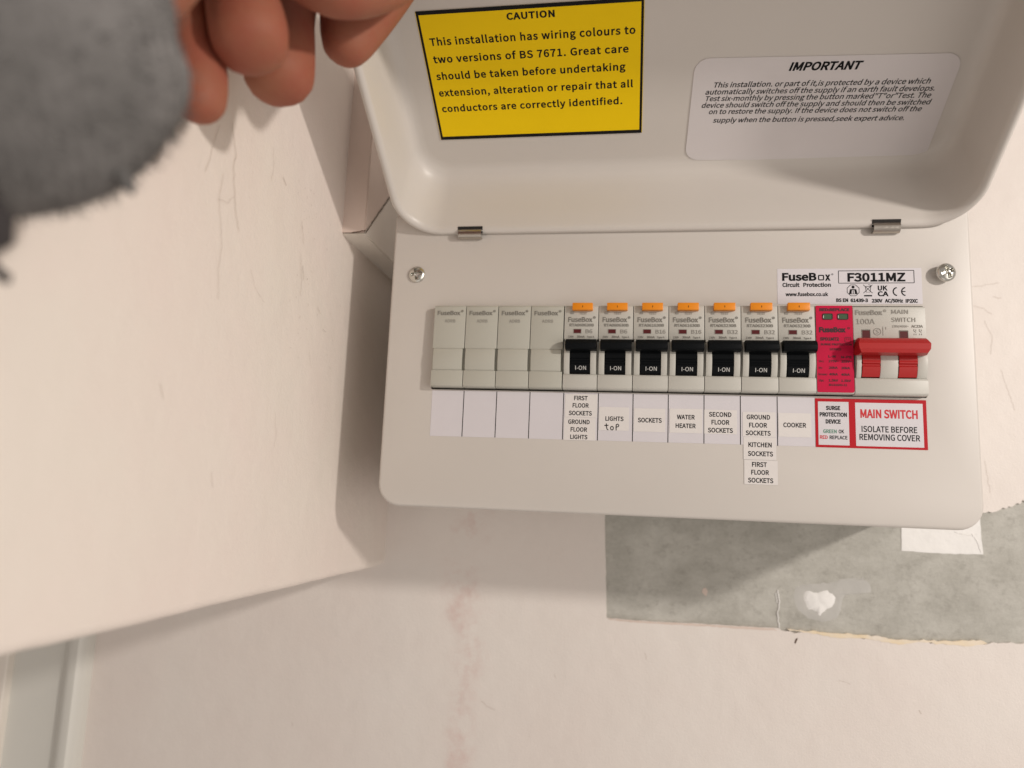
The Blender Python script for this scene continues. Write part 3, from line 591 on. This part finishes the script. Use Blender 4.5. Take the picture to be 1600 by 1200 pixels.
label_tape(144.1, 160.3, 61.2, 73.6, [('SECOND', 146.4, 157.6, 70.1, 2.2), ('FLOOR', 147.7, 156.6, 66.1, 2.2), ('SOCKETS', 145.9, 158.3, 62.0, 2.2)], 'SECOND FLOOR SOCKETS sticker')
label_tape(163.1, 179.1, 60.3, 72.9, [('GROUND', 165.0, 176.5, 69.2, 2.2), ('FLOOR', 166.2, 175, 65.1, 2.2), ('SOCKETS', 164.5, 176.7, 61.1, 2.2)], 'GROUND FLOOR SOCKETS sticker, topmost of the column of three')
label_tape(163.4, 179.3, 48.75, 60.1, [('KITCHEN', 165.8, 177.1, 55.2, 2.2), ('SOCKETS', 165.5, 177.7, 50.7, 2.2)], 'KITCHEN SOCKETS sticker, middle of the column of three')
label_tape(163.7, 179.9, 36.4, 48.6, [('FIRST', 167.5, 174.7, 45.3, 2.2), ('FLOOR', 167.1, 175.7, 41.4, 2.2), ('SOCKETS', 165.5, 177.7, 37.4, 2.2)], 'FIRST FLOOR SOCKETS sticker at the bottom of the column of three', y=-.24)
label_tape(180.5, 196.2, 60.7, 72.7, [('COOKER', 182.8, 193.8, 65.6, 2.15)], 'COOKER sticker')
# red bordered notice
o = sheet('warning_sticker', 198.2, 250.2, 56.0, 80.5, -.2, 'crimson', cu_, .2, label='red bordered sticker for surge protection device and main switch')
M['redborder'] = mat('red_border_print', (0.45, 0.004, 0.012), 0.5, spec=0.25); o.data.materials[0] = M['redborder']
sheet('white_panel', 199.6, 214.1, 57.2, 78.9, -.26, 'paper', o, .1); sheet('white_panel', 217.2, 248.5, 57.1, 78.7, -.26, 'paper', o, .1)
for q in o.children: q.location = (0, 0, 0)
g = G(); P = front(-.3)
for tx, a, b, z, cap, k, bd in (('SURGE', 203.3, 210.1, 74.8, 1.85, 'ink', .02), ('PROTECTION', 200.3, 213.2, 71.5, 1.85, 'ink', .02), ('DEVICE', 203.1, 210.2, 68.0, 1.85, 'ink', .02), ('GREEN', 201.8, 208.2, 63.15, 1.7, 'greenink', .012), ('OK', 209.1, 211.7, 63.2, 1.7, 'ink', .012), ('RED', 200.2, 203.9, 60.2, 1.65, 'redink', .012), ('REPLACE', 204.8, 213.2, 60.2, 1.65, 'ink', .012),
                                ('MAIN SWITCH', 219.5, 246.1, 71.3, 3.9, 'redink', .015), ('ISOLATE BEFORE', 219.9, 245.6, 64.2, 2.85, 'ink', .008), ('REMOVING COVER', 218.8, 246.8, 60.2, 2.85, 'ink', .008)):
    g.text(tx, a, b, z, cap, k, P, bold=bd)
g.build('lettering', o, smooth=False)
# rating plate sticker
o = sheet('rating_sticker', 180.8, 250.6, 129.2, 148.0, -.13, 'paper', cu_, .3, label='white rating sticker above the main switch, printed F3011MZ')
g = G(); P = front(-.18); K = 'ink'
g.text('FuseB', 183.2, 200.2, 141.8, 3.75, K, P, bold=.018); g.ribbon(rrect(201.2, 203.6, 142.0, 144.4, .15, 1), .6, K, P, closed=True); g.text('x', 204.3, 207.0, 141.8, 3.75, K, P, bold=.018); ring_mark(g, 207.9, 144.9, .4, K, -.18)
for tx, a, b, z, cap, bd in (('Circuit', 183.3, 191.8, 138.4, 1.95, .016), ('Protection', 193.6, 207.1, 138.4, 1.95, .016), ('www.fusebox.co.uk', 184.8, 205.7, 133.5, 1.75, .016), ('F3011MZ', 215.2, 242.9, 141.2, 4.1, .016), ('UK', 229.6, 234.3, 136.4, 2.3, .016), ('CA', 229.5, 234.7, 133.4, 2.3, .016), ('BS EN', 209.5, 215.3, 130.4, 1.65, .02), ('61439-3', 216.4, 224.8, 130.3, 1.65, .02), ('230V', 226.5, 231.7, 130.1, 1.65, .02), ('AC/50Hz', 232.8, 241.4, 130.1, 1.65, .02), ('IP2XC', 242.6, 248.4, 130.0, 1.65, .02)):
    g.text(tx, a, b, z, cap, K, P, bold=bd)
g.ribbon(rrect(210.9, 247.0, 140.2, 146.7, .05, 1), .32, K, P, closed=True)
g.ribbon([(217.8 + 3.1 * math.cos(math.radians(22.5 + 45 * i)), 136.4 + 3.1 * math.sin(math.radians(22.5 + 45 * i))) for i in range(8)], .3, K, P, closed=True)
dot = [(217.8 + .75 * math.cos(i * .52), 138.1 + .75 * math.sin(i * .52)) for i in range(12)]; g.add([P(*q) for q in dot], [tuple(range(12))], K)
g.add([P(*q) for q in [(216.3, 137), (219.3, 137), (219.9, 134.4), (215.7, 134.4)]], [(0, 1, 2, 3)], K); g.add([(q[0], -.2, q[1]) for q in [(217.2, 136.4), (218.4, 136.4), (218.6, 134.6), (217.0, 134.6)]], [(0, 1, 2, 3)], 'paper'); g.ribbon([(217.8, 136.2), (217.8, 134.6)], .35, K, front(-.22))
for pts in ([(223.4, 138.4), (226.6, 138.4)], [(223.7, 138.3), (224.1, 135.4), (225.9, 135.4), (226.3, 138.3)], [(222.7, 139.3), (227.1, 134.9)], [(227.1, 139.3), (222.7, 134.9)], [(225.2, 139.4), (226.2, 139.0), (226.6, 138.4)]): g.ribbon(pts, .26, K, P)
g.box(223.0, 226.8, -.2, -.17, 133.2, 133.9, K)
for cx, a in ((239.0, 0), (243.0, 1)):
    g.ribbon([(cx + 2.1 * math.cos(t), 135.7 + 2.1 * math.sin(t)) for t in [math.radians(100 + 16 * i) for i in range(11)]], .62, K, P)
    if a: g.ribbon([(cx - 2.0, 135.7), (cx - .3, 135.7)], .5, K, P)
g.build('lettering', o, smooth=False)

# ------------------------------------------------------------------ the lid, hinged at the top edge and held up
EL = math.radians(31.24); uu = Vector((0, -math.cos(EL), math.sin(EL))); nn = Vector((0, -math.sin(EL), -math.cos(EL))); HO = Vector((0, -0.3, 168.0))
def LP(x, a, b): p = HO + uu * a - nn * b; return (x, p.y, p.z)     # a along the lid, b depth below the rim
LX0, LX1, LA1, LD = -24.3, 276.0, 152.0, 38.0
def lid_loop(ix, b, R0=25, ia=None):
    ia = ix if ia is None else ia; r = max(R0 - ix * .75, 5); x0, x1, a0, a1 = LX0 + ix, LX1 - ix, ia, LA1 - ia
    return [LP(x, a, b) for x, a in rrect(x0, x1, a0, a1, r, 14)]
g = G(); seq = [(14, 40.2, 14), (7, 39.4, 7), (3, 36.8, 3), (.8, 32, .8), (0, 24, 0), (0, 3.2, 0), (.35, 1.6, .35), (1.2, .5, 1.2), (2.4, .0, 2.4), (3.6, .35, 3.6), (4.5, 1.4, 4.6), (5.0, 3.0, 5.4), (5.9, 16, 8.6), (7.0, 29, 11.6), (7.8, 33.4, 13.4), (9.6, 36.6, 16.2), (12.6, 37.9, 19.6), (16, 38, 23)]
loops = [lid_loop(i_, b_, ia=a_) for i_, b_, a_ in seq]
for a, b in zip(loops, loops[1:]): g.strip(a, b, 'steel_paint')
g.add(loops[-1], [tuple(range(len(loops[-1])))], 'steel_paint'); g.add(loops[0], [tuple(range(len(loops[0])))], 'steel_paint')
lid = g.build('lid', cu_, angle=60, label='hinged steel lid lifted open, its inside carrying two notices')
def lidsheet(name, cx, ca, w_, h_, rot, k, r, lab, items, border=None):
    g = G(); c, s_ = math.cos(rot), math.sin(rot)
    T_ = lambda x, a: (cx + (x - cx) * c - (a - ca) * s_, ca + (x - cx) * s_ + (a - ca) * c)
    ol = rrect(cx - w_ / 2, cx + w_ / 2, ca - h_ / 2, ca + h_ / 2, r, 6)
    Pm = lambda x, y, z: LP(*T_(x, z), LD - .35 + y); g.slab(ol, [], 0, .3, k, P=Pm)
    Pt = lambda x, a: LP(*T_(x, a), LD - .4); Pt2 = lambda x, a: LP(x, a, LD - .4)
    if border: g.ribbon([(cx - w_ / 2 + .8, ca - h_ / 2 + .8), (cx + w_ / 2 - .8, ca - h_ / 2 + .8), (cx + w_ / 2 - .8, ca + h_ / 2 - .8), (cx - w_ / 2 + .8, ca + h_ / 2 - .8)], border * 1.414, 'ink', Pt, closed=True)
    items(g, Pt2); o = g.build(name, lid, smooth=False, label=lab); o.location = (0, 0, 0); return o
def caution(g, P):
    for tx, a, b, z, cap, bd in (('CAUTION', 44.9, 68.2, 101.2, 3.0, .016), ('This installation has wiring colours to', 4.8, 106.3, 90.6, 3.6, .011), ('two versions of BS 7671. Great care', 4.8, 103.1, 81.6, 3.6, .011), ('should be taken before undertaking', 4.6, 101.6, 72.6, 3.6, .011), ('extension, alteration or repair that all', 4.3, 105.4, 63.4, 3.6, .011), ('conductors are correctly identified.', 4.3, 100.0, 54.4, 3.6, .011)):
        g.text(tx, a, b, z, cap, 'ink', P, bold=bd, rot=.004, space=1.05)
lidsheet('caution_sticker', 55.3, 72.7, 110, 69.8, 0, 'yellow', .2, 'yellow CAUTION sticker with black border', caution, border=1.6)
def important(g, P):
    for tx, a, b, z, cap, bd in (('IMPORTANT', 180.1, 214.0, 68.6, 3.9, .016), ('This installation. or part of it,is protected by a device which', 145.4, 247.0, 61.5, 2.6, .007), ('automatically switches off the supply if an earth fault develops.', 141.5, 250.0, 57.9, 2.6, .007), ('Test six-monthly by pressing the button marked"T"or"Test. The', 141.9, 249.3, 54.3, 2.6, .007), ('device should switch off the supply and should then be switched', 140.2, 250.4, 50.7, 2.6, .007), ('on to restore the supply. If the device does not switch off the', 144.1, 247.0, 47.0, 2.6, .007), ('supply when the button is pressed,seek expert advice.', 146.5, 240.2, 42.1, 2.6, .007)):
        g.text(tx, a, b, z, cap, 'ink', P, bold=bd, shear=.2, rot=-.028)
lidsheet('important_sticker', 195.8, 46.6, 122.7, 56.9, -.031, 'clear', 7, 'white IMPORTANT sticker with rounded corners and slanted print', important)
# hinge clips folded over the rim, each in its slot
for x0, x1_, lab in ((10.8, 23.8, 'hinge clip at the left of the lid edge'), (227.4, 240.2, 'hinge clip at the right of the lid edge')):
    g = G(); n = 12; op = []; ip = []
    for i in range(n + 1):
        t = math.radians(-60 + 215 * i / n); cy, cz = -2.0, 169.3; op.append((cy - 3.1 * math.cos(t), cz - 2.9 * math.sin(t) - .6)); ip.append((cy - 2.6 * math.cos(t), cz - 2.4 * math.sin(t) - .6))
    g.strip([(x0, y, z) for y, z in op], [(x1_, y, z) for y, z in op], 'clip', closed=False); g.strip([(x0, y, z) for y, z in ip], [(x1_, y, z) for y, z in ip], 'clip', closed=False)
    for x in (x0, x1_): g.strip([(x, y, z) for y, z in op], [(x, y, z) for y, z in ip], 'clip', closed=False)
    c = g.build('hinge_clip', cu_, angle=40, label=lab)
    g = G(); q = [LP(x0 - .6, 4.6, 1.2), LP(x1_ + .6, 4.6, 1.2), LP(x1_ + .6, 2.4, -.05), LP(x0 - .6, 2.4, -.05)]; q = [LP(x0 - .5, 5.3, 2.3), LP(x1_ + .5, 5.3, 2.3), LP(x1_ + .5, 2.2, -.12), LP(x0 - .5, 2.2, -.12)]; q = [tuple(Vector(v) + nn * .35 + uu * .25) for v in q]; g.add(q, [(0, 1, 2, 3)], 'void'); s_ = g.build('slot', c, smooth=False); s_.location = (0, 0, 0)

# ------------------------------------------------------------------ the person's left hand holding the lid up
CP = Vector((108.558, -396.071, 24.144))
def at(r, u, f): return CP + R_ * r + U_ * u + F_ * f          # right / up / forward of where the photographer stands, millimetres
person = thing('person', tuple(at(-70, 120, 200)), 'left hand in a grey knitted sleeve, reaching in to hold the open lid', 'person')
def skin_body(name, chains, k, parent, sub=2):
    bm = bmesh.new(); lay = bm.verts.layers.skin.verify(); ids = {}
    for ch in chains:
        prev = None
        for (nm, p, r) in ch:
            if nm in ids: v = ids[nm]
            else:
                v = bm.verts.new(Vector(p) * MM); ids[nm] = v; v[lay].radius = (r[0] * MM * HK, r[1] * MM * HK) if isinstance(r, tuple) else (r * MM * HK, r * MM * HK); v[lay].use_root = nm == chains[0][0][0]
            if prev is not None and bm.edges.get((prev, v)) is None: bm.edges.new((prev, v))
            prev = v
    me = bpy.data.meshes.new(name); bm.to_mesh(me); bm.free(); o = bpy.data.objects.new(name, me); COL.objects.link(o)
    s_ = o.modifiers.new('s', 'SKIN'); s_.use_smooth_shade = True; s_.branch_smoothing = 0.6; sb = o.modifiers.new('b', 'SUBSURF'); sb.levels = sub; sb.render_levels = sub
    dg = bpy.context.evaluated_depsgraph_get(); m2 = bpy.data.meshes.new_from_object(o.evaluated_get(dg)); bpy.data.objects.remove(o); m2.name = name
    m2.materials.clear(); m2.materials.append(M[k])
    for p in m2.polygons: p.use_smooth = True; p.material_index = 0
    return link(name, m2, parent)
HK = 1.2
def px(U, V, d): d *= HK; f = 1182.7; return ((U - 800) / f * d, (600 - V) / f * d, d)
def j(nm, U, V, d, r): return (nm, at(*px(U, V, d)), r)
hand_chains = [
    [j('elbowside', -800, 60, 94, 20), j('forearm', -100, 40, 118, 19), j('wrist', 210, -30, 160, (16, 14)), j('palm', 345, -170, 228, (24, 13)), j('knuckles', 440, -250, 252, (26, 11))],
    [j('knuckles', 0, 0, 0, 0), j('index_mcp', 600, -190, 262, 11.5), j('index_pip', 640, -70, 268, 11.0), j('index_dip', 560, 2, 256, 15.5), j('index_mid', 546, 56, 250, 10.6), j('index_tip', 534, 96, 246, 6.8)],
    [j('knuckles', 0, 0, 0, 0), j('middle_mcp', 490, -250, 268, 11.0), j('middle_pip', 470, -110, 262, 10.4), j('middle_dip', 442, 20, 244, 10.6), j('middle_mid', 436, 100, 234, 12.0), j('middle_tip', 434, 155, 230, 10.8)],
    [j('palm', 0, 0, 0, 0), j('ring_mcp', 395, -230, 258, 11.0), j('ring_pip', 372, -110, 246, 10.6), j('ring_dip', 376, -10, 214, 11), j('ring_mid', 390, 50, 206, 11.8), j('ring_tip', 394, 96, 202, 10.4)],
    [j('palm', 0, 0, 0, 0), j('little_mcp', 310, -170, 244, 10.0), j('little_pip', 300, -50, 230, 8.8), j('little_dip', 304, 50, 212, 8.2), j('little_mid', 312, 130, 206, 8.0), j('little_tip', 315, 192, 203, 7.2)],
    [j('wrist', 0, 0, 0, 0), j('thumb_cmc', 340, -170, 196, 13), j('thumb_mcp', 445, -85, 208, 12.0), j('thumb_ip', 530, -26, 210, 11.8), j('thumb_mid', 600, -38, 232, 11.2), j('thumb_tip', 655, -72, 256, 8.6)],
]
skin_body('hand', hand_chains, 'skin', person)

# sleeve: ribbed tube open at the cuff
g = G(); A = at(*px(-900, 60, 92)); B = at(*px(232, 36, 138)); ax = (B - A).normalized(); e1 = ax.cross(Vector((0, 0, 1))).normalized(); e2 = ax.cross(e1).normalized()
rings = []; n = 96
for i in range(41):
    t = i / 40; c = A.lerp(B, t); rad = (26 + 4.5 * t) * HK; ring = []
    for q in range(n):
        th = 2 * math.pi * q / n; fold = 1 + .05 * math.sin(3 * th + 5 * t) + .035 * noise.noise((math.cos(th) * 1.5, math.sin(th) * 1.5, t * 3)); rib = .12 * math.cos(60 * th)
        r = rad * fold + rib; r *= 1 - .42 * max(0, (t - .72) / .28) ** 2.2; hem = (1.8 * noise.noise((math.cos(th) * 2.5, math.sin(th) * 2.5, 7)) + 2.2 * max(0, math.cos(2.5 * th + 1)) ** 6) if t > .9 else 0
        ring.append(tuple(c + (e1 * math.cos(th) + e2 * math.sin(th)) * r + ax * hem))
    rings.append(ring)
for a, b in zip(rings, rings[1:]): g.strip(a, b, 'knit')
inner = [tuple(B + (Vector(p) - B) * .93 + ax * .6) for p in rings[-1]]; deep = [tuple(B + (Vector(p) - B) * .86 - ax * 20) for p in rings[-1]]; g.strip(rings[-1], inner, 'knit'); g.strip(inner, deep, 'knit')
AM = A * MM
g.uv = lambda co: (((Vector(co) - AM).dot(ax)) * 6, math.atan2((Vector(co) - AM).dot(e1), (Vector(co) - AM).dot(e2)) / 6.2832 + .5)
g.build('sleeve', person, angle=80)
fz = G(); rnd = random.Random(12); axn = ax.normalized()
for i in range(5200):
    a_ = rnd.randrange(8, 41); q_ = rnd.randrange(n); p0 = Vector(rings[a_][q_]); c0 = A.lerp(B, a_ / 40); out_ = (p0 - c0).normalized(); tg_ = out_.cross(axn)
    d_ = (out_ * rnd.uniform(.5, 1) + axn * rnd.uniform(-.6, 1.0) + tg_ * rnd.uniform(-.9, .9)).normalized(); L_ = rnd.uniform(1.5, 4.5); w_ = tg_ * .13 + axn * .08
    p1 = p0 + d_ * L_ * .6; p2 = p1 + (d_ + tg_ * rnd.uniform(-.8, .8)) * L_ * .4
    fz.add([p0 - w_, p0 + w_, p1 + w_ * .8, p1 - w_ * .8, p2], [(0, 1, 2, 3), (3, 2, 4)], 'knit')
fz.uv = lambda co: (0.3, 0.3)
fz.build('wool_fuzz', person, smooth=False)['kind'] = 'stuff'
# hem tag and hanging dark cord
g = G()
def tube(g, pts, rads, k, n=12):
    prev = None
    for i, p in enumerate(pts):
        d = (pts[min(i + 1, len(pts) - 1)] - pts[max(i - 1, 0)]).normalized(); a = d.cross(Vector((0, 1, .2))).normalized(); b = d.cross(a); ring = [tuple(p + (a * math.cos(t) + b * math.sin(t)) * rads[i]) for t in [2 * math.pi * q / n for q in range(n)]]
        if prev: g.strip(prev, ring, k)
        prev = ring
tube(g, [at(*px(u, v, d)) for u, v, d in ((175, 250, 126), (190, 272, 126), (200, 292, 126), (207, 303, 126))], [1.6, 1.5, 1.2, .5], 'knit'); g.build('sleeve_tag', person, angle=80)
g = G(); tube(g, [at(*px(u, v, d)) for u, v, d in ((-40, 260, 112), (-25, 310, 112), (-12, 345, 112), (-8, 375, 112), (-22, 400, 112), (-6, 422, 112), (8, 434, 112), (14, 440, 112))], [2, 2.6, 3.6, 3.0, .8, .9, 1.1, .6], 'cord'); g.build('cord', person, angle=80)
